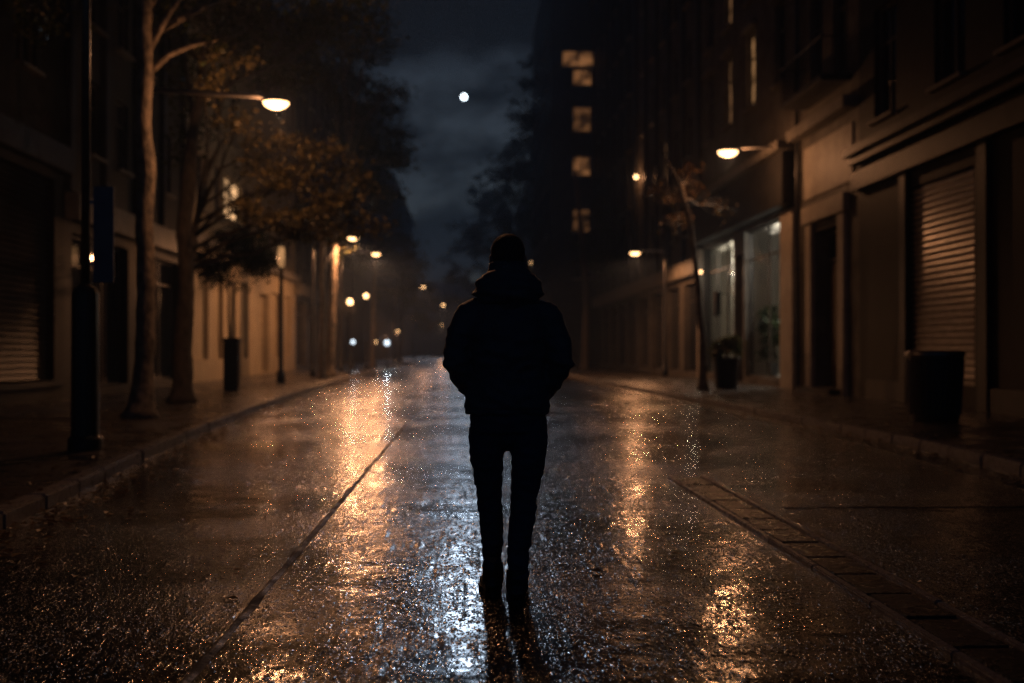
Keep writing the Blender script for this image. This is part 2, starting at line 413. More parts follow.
# ---------------------------------------------------------------- buildings
def facade(w, h, ops, depth=.22, D=10):
    bm = bmesh.new()
    xs = sorted({0, w, *[o[0] for o in ops], *[o[1] for o in ops]}); zs = sorted({0, h, *[o[2] for o in ops], *[o[3] for o in ops]})
    V = {}
    def vt(x, y, z):
        k = (round(x,4), round(y,4), round(z,4))
        if k not in V: V[k] = bm.verts.new((x,y,z))
        return V[k]
    for xa, xb in zip(xs, xs[1:]):
        for za, zb in zip(zs, zs[1:]):
            mx, mz = (xa+xb)/2, (za+zb)/2
            if any(o[0] < mx < o[1] and o[2] < mz < o[3] for o in ops): continue
            bm.faces.new([vt(xa,0,za), vt(xb,0,za), vt(xb,0,zb), vt(xa,0,zb)])
    for o in ops:
        a, b, c, d = o[:4]; dp = o[4] if len(o) > 4 else depth
        for q in (((a,c),(a,d)),((a,d),(b,d)),((b,d),(b,c)),((b,c),(a,c))):
            (p0, r0), (p1, r1) = q
            bm.faces.new([bm.verts.new((p0,0,r0)), bm.verts.new((p1,0,r1)), bm.verts.new((p1,dp,r1)), bm.verts.new((p0,dp,r0))])
    for x in (0, w):
        bm.faces.new([bm.verts.new(p) for p in ((x,0,0),(x,D,0),(x,D,h),(x,0,h))])
    bm.faces.new([bm.verts.new(p) for p in ((0,0,h),(w,0,h),(w,D,h),(0,D,h))])
    bm.faces.new([bm.verts.new(p) for p in ((0,D,0),(w,D,0),(w,D,h),(0,D,h))])
    return bm
_wcache = {}
def window(parent, x0, x1, z0, z1, y, pane_m, frame_m=None, sill=True, cols=2, trans=.35):
    w, h = round(x1-x0,3), round(z1-z0,3); key = (w, h, pane_m.name, cols, sill)
    frame_m = frame_m or frame_paint
    if key not in _wcache:
        bm = bmesh.new(); box(bm, .04, w-.04, 0, .02, .04, h-.04); p = bobj('window', bm, pane_m)
        bm = bmesh.new(); t = .06
        for a in ((0, t, 0, h), (w-t, w, 0, h), (t, w-t, 0, t), (t, w-t, h-t, h)): box(bm, a[0], a[1], -.05, .03, a[2], a[3])
        for c in range(1, cols):
            cx = w*c/cols; box(bm, cx-.03, cx+.03, -.043, .027, t, h-t)
        if h > 1.4: box(bm, t, w-t, -.037, .024, h*trans*1.9, h*trans*1.9+.05)
        f = bobj('frame', bm, frame_m, p)
        s = None
        if sill:
            bm = bmesh.new(); bbox(bm, -.08, w+.08, -.34, -.06, -.09, -.004, .015); s = bobj('sill', bm, stone_trim, p)
        _wcache[key] = (p, f, s)
        out = p
    else:
        src = _wcache[key]; out = src[0].copy(); COL.objects.link(out)
        for k in src[1:]:
            if k: c = k.copy(); COL.objects.link(c); c.parent = out
    out.parent = parent; out.location = (x0, y, z0)
    return out
def trim(parent, name, rects, m, bev=.015):
    for r in rects:
        bm = bmesh.new(); bbox(bm, *r, bev); o = bobj(name, bm, m, parent)
    return o

def rootR(Y0, Y1, X, label, cat='building', name='apartment_building'):   # right side: local x runs towards the camera
    return thing(name, label, cat, (X, Y1, 0), -math.pi/2), Y1-Y0
def rootL(Y0, Y1, X, label, cat='building', name='apartment_building'):
    return thing(name, label, cat, (X, Y0, 0), math.pi/2), Y1-Y0
XR, XL = 9.6, -9.5
rw = random.Random(21)
def gridfloors(w, z0, nf, fh, nx, ww, wh, m0=1.0, skip=()):
    ops = []
    for f in range(nf):
        for i in range(nx):
            if (f, i) in skip: continue
            cx = m0 + (w-2*m0)*(i+.5)/nx; z = z0 + f*fh
            ops.append((cx-ww/2, cx+ww/2, z, z+wh))
    return ops

# R1: nearest right, roller shutter.  Y 12..26.4
r1, w1 = rootR(11.0, 26.4, XR, 'near right dark building with a closed slatted roller shutter')
def ly(Y, Y1): return Y1 - Y
s0, s1 = 26.4-23.3, 26.4-20.35         # shutter
ops = [(s0, s1, .55, 4.75, .3), (1.0, 2.3, 6.6, 9.2), (4.3, 5.7, 6.6, 9.2), (7.2, 8.6, 6.6, 9.2), (10.5, 11.9, 6.6, 9.2),
       (1.0, 2.3, 10.6, 13.0), (4.3, 5.7, 10.6, 13.0), (7.2, 8.6, 10.6, 13.0), (10.5, 11.9, 10.6, 13.0), (8.2, 11.6, .6, 4.2, .3)]
bobj('wall', facade(w1, 15, ops), plaster_near_black, r1)
for o in ops[1:9]: window(r1, *o[:4], .18, glass_dark)
window(r1, 8.2, 11.6, .6, 4.2, .25, glass_dark, cols=3)
def roller(parent, x0, x1, z0, z1, y, m, pitch=.135):
    bm = bmesh.new(); n = int((z1-z0)/pitch)
    for i in range(n):
        z = z0 + i*pitch
        pr = [(0,0),(-.035,.02),(-.05,.06),(-.035,.1),(0,.12),(.005,.134)]
        for (a, b), (c, d) in zip(pr, pr[1:]):
            bm.faces.new([bm.verts.new((x0, y+a, z+b)), bm.verts.new((x1, y+a, z+b)), bm.verts.new((x1, y+c, z+d)), bm.verts.new((x0, y+c, z+d))])
    bmesh.ops.remove_doubles(bm, verts=bm.verts, dist=.0005)
    sh = bobj('roller_shutter', bm, m, parent)
    bm = bmesh.new(); box(bm, x0, x1, y-.055, y+.03, z0-.09, z0-.005); box(bm, (x0+x1)/2-.12, (x0+x1)/2+.12, y-.09, y-.056, z0-.07, z0-.03)
    bobj('bottom_bar', bm, steel, sh)
    return sh
roller(r1, s0+.02, s1-.02, .66, 4.72, .07, shutter_metal)
trim(r1, 'pillar', [(s1+.32, s1+.72, -.12, -.002, 0, 5.1)], stone_dark); trim(r1, 'pillar', [(s0-.38, s0-.03, -.12, -.002, 0, 5.1)], stone_dark)
trim(r1, 'fascia', [(-.01, w1, -.22, -.003, 5.1, 5.55)], stone_dark); trim(r1, 'cornice', [(0, w1, -.45, -.004, 5.9, 6.1), (0, w1, -.3, -.005, 5.72, 5.9)], stone_dark)
trim(r1, 'cornice', [(0, w1, -.6, -.004, 14.2, 14.6)], stone_dark)
trim(r1, 'plinth', [(s1+.45, w1, -.08, -.003, .1, .55), (.6, s0-.4, -.08, -.003, .1, .55)], stone_dark)

# R2: doorway building Y 26.4..31.2
r2, w2 = rootR(26.4, 31.2, XR, 'narrow right building with a stone framed doorway and pale plaster panel above')
d0, d1 = 31.2-29.75, 31.2-27.65
ops = [(d0, d1, .25, 4.5, .45), (1.0, 2.1, 8.2, 11.0), (2.9, 4.0, 8.2, 11.0), (1.0, 2.1, 12.2, 14.4), (2.9, 4.0, 12.2, 14.4)]
bobj('wall', facade(w2, 17, ops), plaster_grey, r2)
for o in ops[1:]: window(r2, *o[:4], .18, glass_dark)
bm = bmesh.new(); box(bm, d0+.03, d1-.03, .36, .42, .26, 3.6); 
dr = bobj('door', bm, wood_door, r2)
bm = bmesh.new()
for a in (0, 1):
    xa = d0+.12 + a*(d1-d0)/2; xb = xa + (d1-d0)/2 - .22
    for z0_, z1_ in ((.5,1.3),(1.5,3.3)): bbox(bm, xa, xb, .33, .365, z0_, z1_, .015)
bobj('panel', bm, wood_door, dr)
bm = bmesh.new(); tube(bm, [((d0+d1)/2+.1,.33,1.2),((d0+d1)/2+.1,.27,1.22),((d0+d1)/2+.1,.27,1.42),((d0+d1)/2+.1,.33,1.44)], .015, 8); bobj('handle', bm, steel, dr)
window(r2, d0+.03, d1-.03, 3.65, 4.45, .38, glass_dark, sill=False)
trim(r2, 'door_surround', [(d0-.5, d0-.02, -.14, -.003, .1, 4.7), (d1+.02, d1+.5, -.14, -.003, .1, 4.7), (d0-.65, d1+.65, -.2, -.003, 4.72, 5.2)], stone_pale, .02)
trim(r2, 'door_step', [(d0-.3, d1+.3, -.45, .0, .08, .25)], stone_dark, .02)
trim(r2, 'cornice', [(0, w2, -.4, -.004, 7.2, 7.5)], stone_trim, .02)
trim(r2, 'plaster_panel', [(.55, w2-.35, -.05, -.003, 5.45, 6.9)], stone_pale, .015)
bm = bmesh.new(); tube(bm, [(.2,-.12,.15),(.2,-.12,16.5)], .06, 10)
for z in (1,3.5,6.2,9,12): tube(bm, [(.2,-.12,z),(.2,-.12,z+.12)], .08, 10)
bobj('drainpipe', bm, dark_paint, r2)
def balcony(parent, x0, x1, z, dp=.8):
    b = trim(parent, 'balcony', [(x0, x1, -dp, -.005, z-.16, z)], stone_dark, .02)
    bm = bmesh.new(); yy = -dp+.04
    tube(bm, [(x0+.03,-.01,z+.95),(x0+.03,yy,z+.95),(x1-.03,yy,z+.95),(x1-.03,-.01,z+.95)], .022, 6)
    n = int((x1-x0)/.12)
    for i in range(n+1):
        x = x0+.03+(x1-x0-.06)*i/n; tube(bm, [(x,yy,z),(x,yy,z+.94)], .009, 5)
    for x in (x0+.03, x1-.03):
        for k in range(1, 6): tube(bm, [(x, yy*k/6, z),(x, yy*k/6, z+.94)], .009, 5)
    bobj('railing', bm, dark_paint, b)
balcony(r2, .8, 4.3, 8.12)

# R3: shop, lit windows  Y 31.2..44.3
r3, w3 = rootR(31.2, 44.3, XR, 'right building with the brightly lit shop windows and heavy fascia')
A = 44.3
wa0, wa1 = A-43.9, A-39.0; wb0, wb1 = A-37.4, A-32.6
ops = [(wa0, wa1, .35, 5.3, .3), (wb0, wb1, .35, 5.3, .3), (wa1+.25, wb0-.25, .15, 4.6, .8)]
up = []
for f in range(4):
    for i, c in enumerate((1.6, 4.6, 7.8, 11.2)): up.append((c-.6, c+.6, 9.4+f*3.6, 11.9+f*3.6))
bobj('wall', facade(w3, 23, ops+up), plaster_grey, r3)
for i, o in enumerate(up):
    pm = glass_dark
    if i == 2: pm = glass_lit
    if i in (1, 5): pm = glass_lit_dim
    window(r3, *o[:4], .18, pm)
clear = bpy.data.materials.new('shop_glass'); clear.use_nodes = True; nt = clear.node_tree; nt.nodes.clear()
o_ = N(nt,'ShaderNodeOutputMaterial'); tr = N(nt,'ShaderNodeBsdfTransparent'); gl = N(nt,'ShaderNodeBsdfGlossy', Roughness=.05); fr = N(nt,'ShaderNodeFresnel', IOR=1.45); ms = N(nt,'ShaderNodeMixShader')
tr.inputs[0].default_value = (.8,.82,.82,1)
ms.inputs[0].default_value = .10; nt.links.new(tr.outputs[0], ms.inputs[1]); nt.links.new(gl.outputs[0], ms.inputs[2]); nt.links.new(ms.outputs[0], o_.inputs[0])
window(r3, wa0, wa1, .35, 5.3, .22, clear, sill=False, cols=3, trans=.42); window(r3, wb0, wb1, .35, 5.3, .22, clear, sill=False, cols=2, trans=.42)
# interior rooms behind the glass
room_mat = mat('room_plaster', (.55,.52,.47), .8); curtain_mat = leafmat('curtain', (.5,.48,.44), (.5,.48,.44), .6)
def room(parent, x0, x1, name, label_light, energy, col):
    bm = bmesh.new(); y0, y1, z0, z1 = .31, 3.2, .33, 5.35
    for q in (((x0,y1,z0),(x1,y1,z0),(x1,y1,z1),(x0,y1,z1)), ((x0,y0,z0),(x0,y1,z0),(x0,y1,z1),(x0,y0,z1)), ((x1,y0,z0),(x1,y1,z0),(x1,y1,z1),(x1,y0,z1)),
              ((x0,y0,z0),(x1,y0,z0),(x1,y1,z0),(x0,y1,z0)), ((x0,y0,z1),(x1,y0,z1),(x1,y1,z1),(x0,y1,z1))):
        bm.faces.new([bm.verts.new(p) for p in q])
    bobj('room', bm, room_mat, parent)
    bm = bmesh.new()
    lathe(bm, [(.02,0),(.2,-.03),(.22,-.12),(.02,-.14)], 16, ((x0+x1)/2, 1.5, 5.2)); l_ = bobj('ceiling_lamp', bm, emat('ceiling_lamp_glow', col, 2), parent)
    ld = bpy.data.lights.new('ceiling_lamp_light', 'POINT'); ld.energy = energy; ld.color = col; ld.shadow_soft_size = .12
    lo = bpy.data.objects.new('ceiling_lamp_light', ld); COL.objects.link(lo); lo.parent = l_; lo.location = ((x0+x1)/2, 1.5, 4.7)
room(r3, wa0, wa1, 'a', '', 520, (1,.86,.66)); room(r3, wb0, wb1, 'b', '', 560, (1,.88,.74))
def curtain(parent, x0, x1, y, z0, z1):
    bm = bmesh.new(); n = 60; prev = None
    for i in range(n+1):
        x = x0+(x1-x0)*i/n; yy = y + .07*math.sin(i*1.1) + .03*math.sin(i*.37)
        a = bm.verts.new((x, yy, z0)); b = bm.verts.new((x, yy*.98+.02*y, z1))
        if prev: bm.faces.new([prev[0], a, b, prev[1]])
        prev = (a, b)
    bobj('curtain', bm, curtain_mat, parent, smooth=True)
curtain(r3, wa0+.1, wa0+1.9, .7, .45, 5.2); curtain(r3, wa0+2.9, wa0+4.3, .7, .45, 5.2)
curtain(r3, wb0+.1, wb0+1.3, .9, .45, 5.2)
bm = bmesh.new(); box(bm, wa1+.3, wb0-.3, .7, .75, .16, 3.5); dd = bobj('door', bm, dark_paint, r3)
bm = bmesh.new(); tube(bm, [(wa1+.55,.68,1.0),(wa1+.55,.6,1.02),(wa1+.55,.6,1.5),(wa1+.55,.68,1.52)], .015, 8); bobj('handle', bm, steel, dd)
window(r3, wa1+.3, wb0-.3, 3.55, 4.55, .72, glass_dark, sill=False)
trim(r3, 'pilaster', [(wb1+.08, w3-.05, -.2, -.003, .1, 5.35)], stone_pale, .02)
trim(r3, 'pilaster', [(.02, wa0-.04, -.2, -.003, .1, 5.35)], stone_pale, .02)
trim(r3, 'fascia', [(0.02, w3-.0, -.5, -.003, 5.45, 7.0)], stone_dark, .03)
trim(r3, 'cornice', [(0, w3, -.65, -.004, 7.05, 7.3), (0, w3, -.5, -.004, 22, 22.5)], stone_trim, .02)
trim(r3, 'window_hood', [(o[0]-.1, o[1]+.1, -.2, -.003, o[3]+.1, o[3]+.28) for o in up], stone_trim, .015)

# R4 Y 44.3..62 and R5 Y 62..80 : arcaded ground floors with tall pilasters
def terrace(Y0, Y1, H, label, wallm, nf, nx, seed, side=1, shops=4, lit=(), fh=3.3, ww=1.1, wh=1.9, X=None, D=10, pil=True, z0=6.2, litm=None):
    X = X if X is not None else (XR if side > 0 else XL)
    r, w = (rootR if side > 0 else rootL)(Y0, Y1, X, label)
    ops = []; sw = w/max(1,shops)
    shop = [(i*sw+.5, (i+1)*sw-.5, .3, 4.1, .4) for i in range(shops)] if shops else []
    up = gridfloors(w, z0, nf, fh, nx, ww, wh)
    bobj('wall', facade(w, H, shop+up, D=D), wallm, r)
    for o in shop: window(r, o[0], o[1], .3, 4.1, .3, glass_dark, sill=False, cols=3, trans=.42)
    for i, o in enumerate(up):
        window(r, *o[:4], .16, (litm or glass_lit_dim) if i in lit else glass_dark)
    if shops: trim(r, 'fascia', [(0.01, w-.01, -.35, -.003, 4.35, 5.0)], stone_trim, .02)
    trim(r, 'cornice', [(0, w, -.5, -.004, H-.6, H-.2)], stone_dark, .02)
    if pil:
        trim(r, 'pilaster', [((w)*i/nx-.18+(.2 if i==0 else 0)-(.2 if i==nx else 0), w*i/nx+.18+(.2 if i==0 else 0)-(.2 if i==nx else 0), -.16, -.003, 5.05, H-.65) for i in range(nx+1)], stone_dark, .015)
    return r
terrace(44.3, 61, 27, 'tall grey right building with full height pilasters beyond the lit shop', plaster_grey, 6, 5, 1, lit=(7,), shops=4)
terrace(61, 80, 27, 'dark right building with pilasters before the tower of lit windows', plaster_dark, 6, 6, 2, shops=5, lit=())
tw = thing('apartment_building', 'tall far right tower block with a column of warm lit windows', 'building', (6.7, 82, 0))
front = [(.55,2.95,22.5,23.7),(1.35,2.8,21.1,22.3),(1.35,2.75,17.6,19.5),(1.35,2.7,14.3,15.8),(1.35,2.65,10.1,11.8),(1.35,2.7,6.6,8.2)]
bobj('wall', facade(10, 31, front, D=22), plaster_dark, tw)
glass_tower = emat('glass_tower', (1.0,.42,.15), .15, 1.1); glass_tower_dim = emat('glass_tower_dim', (1.0,.42,.15), .07, 1.6)
for i, o in enumerate(front): window(tw, *o, .16, (glass_tower, glass_tower, glass_tower_dim, glass_tower, glass_tower_dim, glass_dark)[i])
side_ = bobj('side_wall', facade(22, 31, gridfloors(22, 6.4, 6, 3.7, 8, 1.1, 2.0), D=.3), plaster_dark, tw)
side_.location = (-.305, 22, 0); side_.rotation_euler = (0,0,-math.pi/2)
for i, o in enumerate(gridfloors(22, 6.4, 6, 3.7, 8, 1.1, 2.0)):
    window(side_, *o, .16, glass_tower_dim if i in (13, 30, 22) else glass_dark)
trim(tw, 'cornice', [(-.6, 10, -.3, -.004, 30.2, 30.6)], stone_dark, .02)
terrace(104, 140, 30, 'far hazy apartment block behind the tower with trees in front', plaster_dark, 7, 9, 4, shops=5, pil=False, lit=(22, 40), X=XR)
terrace(140, 200, 26, 'most distant hazy building on the right of the street', plaster_dark, 6, 10, 5, shops=0, pil=False, lit=(14,33))

# left side
l1, wl1 = rootL(12, 26.5, XL, 'near left dark building with a wide closed louvred shutter')
ops = [(8.3, 13.9, .55, 5.2, .3), (1.0, 6.6, .55, 5.2, .3)] + gridfloors(wl1, 7.4, 3, 3.4, 5, 1.1, 2.1)
bobj('wall', facade(wl1, 18, ops), plaster_near_black, l1)
def louvres(parent, x0, x1, z0, z1, y):
    bm = bmesh.new(); z = z0
    while z < z1-.1:
        vs = [bm.verts.new(p) for p in ((x0,y,z),(x1,y,z),(x1,y-.06,z-.0),(x0,y-.06,z-.0))]
        bm.faces.new([bm.verts.new(p) for p in ((x0,y-.07,z),(x1,y-.07,z),(x1,y,z+.13),(x0,y,z+.13))])
        bm.faces.new([bm.verts.new(p) for p in ((x0,y-.07,z),(x1,y-.07,z),(x1,y,z-.005),(x0,y,z-.005))])
        z += .135
    return bobj('louvred_shutter', bm, louvre_mat, parent)
for o in ops[:2]: louvres(l1, o[0]+.05, o[1]-.05, .6, 5.2, .2)
for o in ops[2:]: window(l1, *o[:4], .16, glass_dark)
trim(l1, 'sill_course', [(0,wl1,-.12,-.003,.42,.54)], stone_dark, .01); trim(l1, 'fascia', [(0,wl1,-.25,-.003,5.4,6.0)], stone_dark, .02)
bm = bmesh.new(); tube(bm, [(10.0,-.14,.13),(10.0,-.14,4.0)], .055, 10); tube(bm, [(10.0,-.14,3.9),(10.0,-.14,4.02)], .085, 10); bobj('standpipe', bm, frame_paint, l1)

l2 = terrace(26.5, 37.5, 19, 'dark left building behind the thick street trees', plaster_dark, 4, 4, 6, side=-1, shops=2)
l3, wl3 = rootL(37.5, 62, XL, 'warm yellow plastered left building with tall recessed panels and an upper lit window')
P = [(1.2,3.7),(4.4,6.2),(6.9,8.6),(9.3,11.2),(17,19.5),(21,23)]
ops = [(a,b,.9,4.1,.18) for a,b in P] + [(14.0, 16.3, .2, 3.9, .35)]
upl = gridfloors(wl3, 6.3, 3, 3.4, 8, 1.1, 2.0); upl[2] = (6.4, 9.7, 6.5, 8.2)
bobj('wall', facade(wl3, 18, ops+upl), plaster_warm, l3)
for o in ops[:6]:
    bm = bmesh.new(); box(bm, o[0], o[1], .17, .22, o[2], o[3]); bobj('recessed_panel', bm, plaster_warm, l3)
bm = bmesh.new(); box(bm, 14.0, 16.3, .32, .38, .2, 3.9); g = bobj('door', bm, mat('door_paint', (.55,.42,.28), .45, (.42,.32,.2), 3, .002, 30), l3)
bm = bmesh.new(); [bbox(bm, *q, .33-.05, .315, za, zb, .01) for q in ((14.15,15.05),(15.25,16.15)) for za, zb in ((.4,1.5),(1.7,2.6),(2.8,3.7))]; bobj('panel', bm, plaster_warm, g)
for i, o in enumerate(upl): window(l3, *o[:4], .16, glass_bright if i == 2 else glass_dark)
trim(l3, 'cornice', [(0,wl3,-.3,-.003,5.0,5.35)], stone_trim, .02)
terrace(62, 92, 20, 'left building beyond the yellow one with dark shopfronts', plaster_grey, 4, 8, 7, side=-1, shops=6)
terrace(92, 140, 22, 'distant left apartment block fading into haze', plaster_dark, 5, 10, 8, side=-1, shops=0, pil=False, lit=(12,))
terrace(140, 200, 24, 'farthest left building at the end of the street', plaster_dark, 5, 10, 9, side=-1, shops=0, pil=False)
# block closing the street end
re_, we = thing('apartment_building', 'pale hazy block closing the far end of the street', 'building', (-24, 255, 0), 0), 48
ops = gridfloors(we, 3.5, 4, 3.4, 12, 1.4, 1.9)
bobj('wall', facade(we, 17, ops), plaster_dark, re_)
for i, o in enumerate(ops): window(re_, *o[:4], .16, glass_lit_dim if i in (17, 30) else glass_dark)
# tower's column of lit windows: real panes swapped to a lit one
TL = {(7,1):1,(6,1):0}
# ---------------------------------------------------------------- lamps
arm_paint = mat('arm_paint', (.4,.38,.35), .4, (.3,.28,.26), 8, .0008, 50)
glow_warm = emat('lamp_glow', (1.0,.56,.24), 6.5)
glow_cold = emat('lamp_glow_cold', (.75,.88,1.0), 2.2)
def light(parent, loc, energy, col=SODIUM, r=.07, name='lamp_light', kind='POINT', cone=165):
    ld = bpy.data.lights.new(name, kind); ld.energy = energy; ld.color = col; ld.shadow_soft_size = r
    if kind == 'SPOT': ld.spot_size = R(cone); ld.spot_blend = .25 if cone > 150 else .8
    lo = bpy.data.objects.new(name, ld); COL.objects.link(lo); lo.parent = parent; lo.location = loc
    return lo
def lamp_head(parent, x, y, z, energy, dirx=1, s=1.0, glow=None, col=SODIUM, cone=177):
    """shade: shallow hood with a glass bowl below; x,y,z = bowl centre in parent space"""
    bm = bmesh.new()
    prof = [(.02*s,.15*s),(.12*s,.14*s),(.22*s,.10*s),(.31*s,.045*s),(.335*s,.014*s),(.3*s,.016*s),(.2*s,.05*s)]
    lathe(bm, prof, 24, (x,y,z), cap=False)
    h = bobj('lamp_shade', bm, dark_paint, parent, smooth=True)
    bm = bmesh.new(); lathe(bm, [(.34*s,.008*s),(.31*s,-.05*s),(.24*s,-.11*s),(.14*s,-.15*s),(.01*s,-.165*s)], 24, (x,y,z), cap=False)
    bmesh.ops.contextual_create(bm, geom=[v for v in bm.verts if v.co.z > z])
    bobj('glass_bowl', bm, glow or glow_warm, h, smooth=True)
    light(h, (x, y, z-.165*s-.13), energy, col, kind='POINT' if cone >= 360 else 'SPOT', cone=cone)
def post_lamp(px, py, Y, poleX, label, energy, group=None, tilt=.25, s=.64, base=KH, cone=177, Yp=None, rise=0.0):
    p = atY(px, py, Y)
    Yp = Yp or Y; dy = Y-Yp
    t = thing('street_lamp', label, 'street lamp', (poleX, Yp, base), 0, group)
    H = p.z - base + .12
    bm = bmesh.new(); lathe(bm, [(.14,0),(.14,.3),(.11,.36),(.085,.9),(.08,.95),(.07,1.0),(.045,H+.1+rise),(.03,H+.25+rise),(.01,H+.27+rise)], 14); bobj('pole', bm, dark_paint, t, smooth=True)
    dx = p.x - poleX
    bm = bmesh.new(); tube(bm, [(0,0,H-tilt*.3*(rise==0)+rise),(dx*.35,dy*.35,H-.02+rise*.66),(dx*.8,dy*.8,H-.02+rise*.2),(dx,dy,H-.04)], [.045,.042,.04,.035], 10, ref=(0,1,0)); bobj('arm', bm, arm_paint, t, smooth=True)
    lamp_head(t, dx, dy, p.z-base, energy, s=s, cone=cone)
    return t
E = 420
GL = 'street lamps on posts with curved arms'
# foreground post: its lamp hangs above the top of the frame, its light falls on the road
fp = gnd(85, 449, KH)
def fore_post():
    t = thing('street_lamp', 'tall slim lamp post with thick dark base nearest on the left pavement', 'street lamp', (fp.x, fp.y, KH))
    bm = bmesh.new(); lathe(bm, [(.19,0),(.19,.12),(.155,.16),(.15,1.78),(.12,1.84),(.05,1.88)], 16); bobj('pole_base', bm, dark_paint, t, smooth=False)
    bm = bmesh.new(); lathe(bm, [(.05,1.86),(.045,6.9),(.02,7.0)], 16); bobj('pole', bm, steel, t, smooth=True)
    bm = bmesh.new(); tube(bm, [(0,0,6.4),(1.0,.0,6.75),(2.6,.0,6.9),(3.4,.0,6.92)], .035, 10, ref=(0,1,0)); bobj('arm', bm, steel, t, smooth=True)
    lamp_head(t, 3.4, 0, 6.85, 160, cone=84, s=.5)
    for o in bpy.data.objects:                       # this head is tilted back along the road
        if o.type == 'LIGHT' and o.parent and o.parent.parent == t: o.rotation_euler = (R(-50), 0, 0)
fore_post()
sg = thing('pole_sign', 'narrow blank vertical sign panel clamped to the nearest left post', 'sign', (fp.x+.05, fp.y, KH))
bm = bmesh.new(); bbox(bm, .04, .27, -.02, .02, 1.9, 3.0, .006); bobj('panel', bm, mat('sign_panel', (.12,.14,.17), .4, (.09,.1,.12), 4), sg)
bm = bmesh.new(); box(bm, 0, .05, -.012, .012, 2.1, 2.14); box(bm, 0, .05, -.012, .012, 2.8, 2.84); bobj('bracket', bm, steel, sg)

post_lamp(276, 103, 18.6, -5.95, 'bright arm lamp beside the nearest thick tree on the left', E*.34, GL, cone=360, Yp=20.9, rise=.62)
post_lamp(353, 238, 46, -6.3, 'second bright arm lamp along the left pavement', E*2.4, GL)
post_lamp(376, 254, 57, -6.4, 'third bright arm lamp along the left pavement', E*2.4, GL)
post_lamp(423, 287, 92, -5.9, 'small lamp far down the left pavement left of the man', E, GL)
post_lamp(443, 305, 128, -5.9, 'tiny lamp far down the street close to the man\'s left shoulder', E*1.2, GL)
post_lamp(441, 325, 170, -6.2, 'farthest tiny lamp low beside the man\'s left arm', E, GL)
post_lamp(412, 318, 150, -8.6, 'faint far lamp set back on the left', E*.4, GL)
post_lamp(457, 301, 185, -6.0, 'farthest lamp of all, half hidden by the man\'s left shoulder', E*.8, GL)
post_lamp(398, 331, 135, -8.4, 'faint low far lamp between the globe lamps and the man', E*.4, GL)
post_lamp(635, 253, 47, 8.6, 'round arm lamp on the right pavement in front of the dark pilastered building', E*1.0, GL)
post_lamp(557, 294, 98, 9.0, 'small distant lamp just right of the man\'s shoulder', E*1.1, GL)
post_lamp(531, 262, 120, 9.0, 'distant lamp half hidden behind the man\'s head', E*1.1, GL)
def wall_lamp(px, py, Y, label, energy, X=XR, s=.85):
    p = atY(px, py, Y)
    t = thing('wall_lamp', label, 'wall lamp', (X-.003, Y, p.z))
    dx = p.x - X
    bm = bmesh.new(); bbox(bm, -.05, 0, -.1, .1, -.05, .35, .01); bobj('wall_plate', bm, dark_paint, t)
    bm = bmesh.new(); tube(bm, [(0,0,.2),(dx*.5,0,.14),(dx,0,.09)], .035, 10, ref=(0,1,0)); bobj('arm', bm, arm_paint, t, smooth=True)
    lamp_head(t, dx, 0, 0, energy, s=s, cone=360)
    return t
wall_lamp(728, 152, 31.5, 'bright hooded lamp on a long arm fixed to the right building above the shop', E*.32, X=XR-.3 if False else XR)
def globe_lamp(px, py, Y, label, energy, col=SODIUM, r=.13, glow=None, post=True, X=None):
    p = atY(px, py, Y)
    if post:
        t = thing('globe_lamp', label, 'post lamp', (p.x, Y, KH), 0, 'globe lamps on straight posts')
        H = p.z-KH
        bm = bmesh.new(); lathe(bm, [(.1,0),(.1,.2),(.05,.3),(.035,H-r-.02),(.07,H-r),(.02,H-r+.02)], 12); bobj('post', bm, dark_paint, t, smooth=True)
        bm = bmesh.new(); ellip(bm, (0,0,H), (r,r,r)); bobj('globe', bm, glow or glow_warm, t, smooth=True)
        light(t, (0,0,H+r+.1), energy, col)
    else:
        t = thing('bulkhead_light', label, 'wall light', (X, Y, p.z))
        d = -1 if X > 0 else 1
        bm = bmesh.new(); bbox(bm, min(0,d*.1), max(0,d*.1), -.1, .1, -.1, .1, .01); bobj('bracket', bm, dark_paint, t)
        bm = bmesh.new(); ellip(bm, (d*(.1+r),0,0), (r,r,r)); bobj('globe', bm, glow or glow_warm, t, smooth=True)
        light(t, (d*(.1+2*r+.12),0,-.05), energy, col)
    return t
globe_lamp(350, 302, 50, 'small globe lamp on a post below the two arm lamps, nearer one', E*.11)
globe_lamp(366, 296, 63, 'small globe lamp on a post below the two arm lamps, farther one', E*.11)
globe_lamp(353, 342, 66, 'low globe lamp with bluish tint at the left of the far group', 8, (.7,.85,1), r=.12, glow=glow_cold)
globe_lamp(375, 342, 78, 'low orange globe lamp in the middle of the far group', 25, r=.1)
globe_lamp(387, 343, 74, 'low bluish white globe lamp right of the orange one', 25, (.7,.87,1), r=.17, glow=glow_cold)
globe_lamp(643, 177, 60, 'small high globe light on the dark pilastered building', 35, post=False, X=atY(643,177,60).x if False else XR, r=.11)
globe_lamp(710, 272, 42.8, 'small pale light at the left edge of the lit shop window', 14, (1,.9,.75), post=False, X=XR-.2, r=.06)
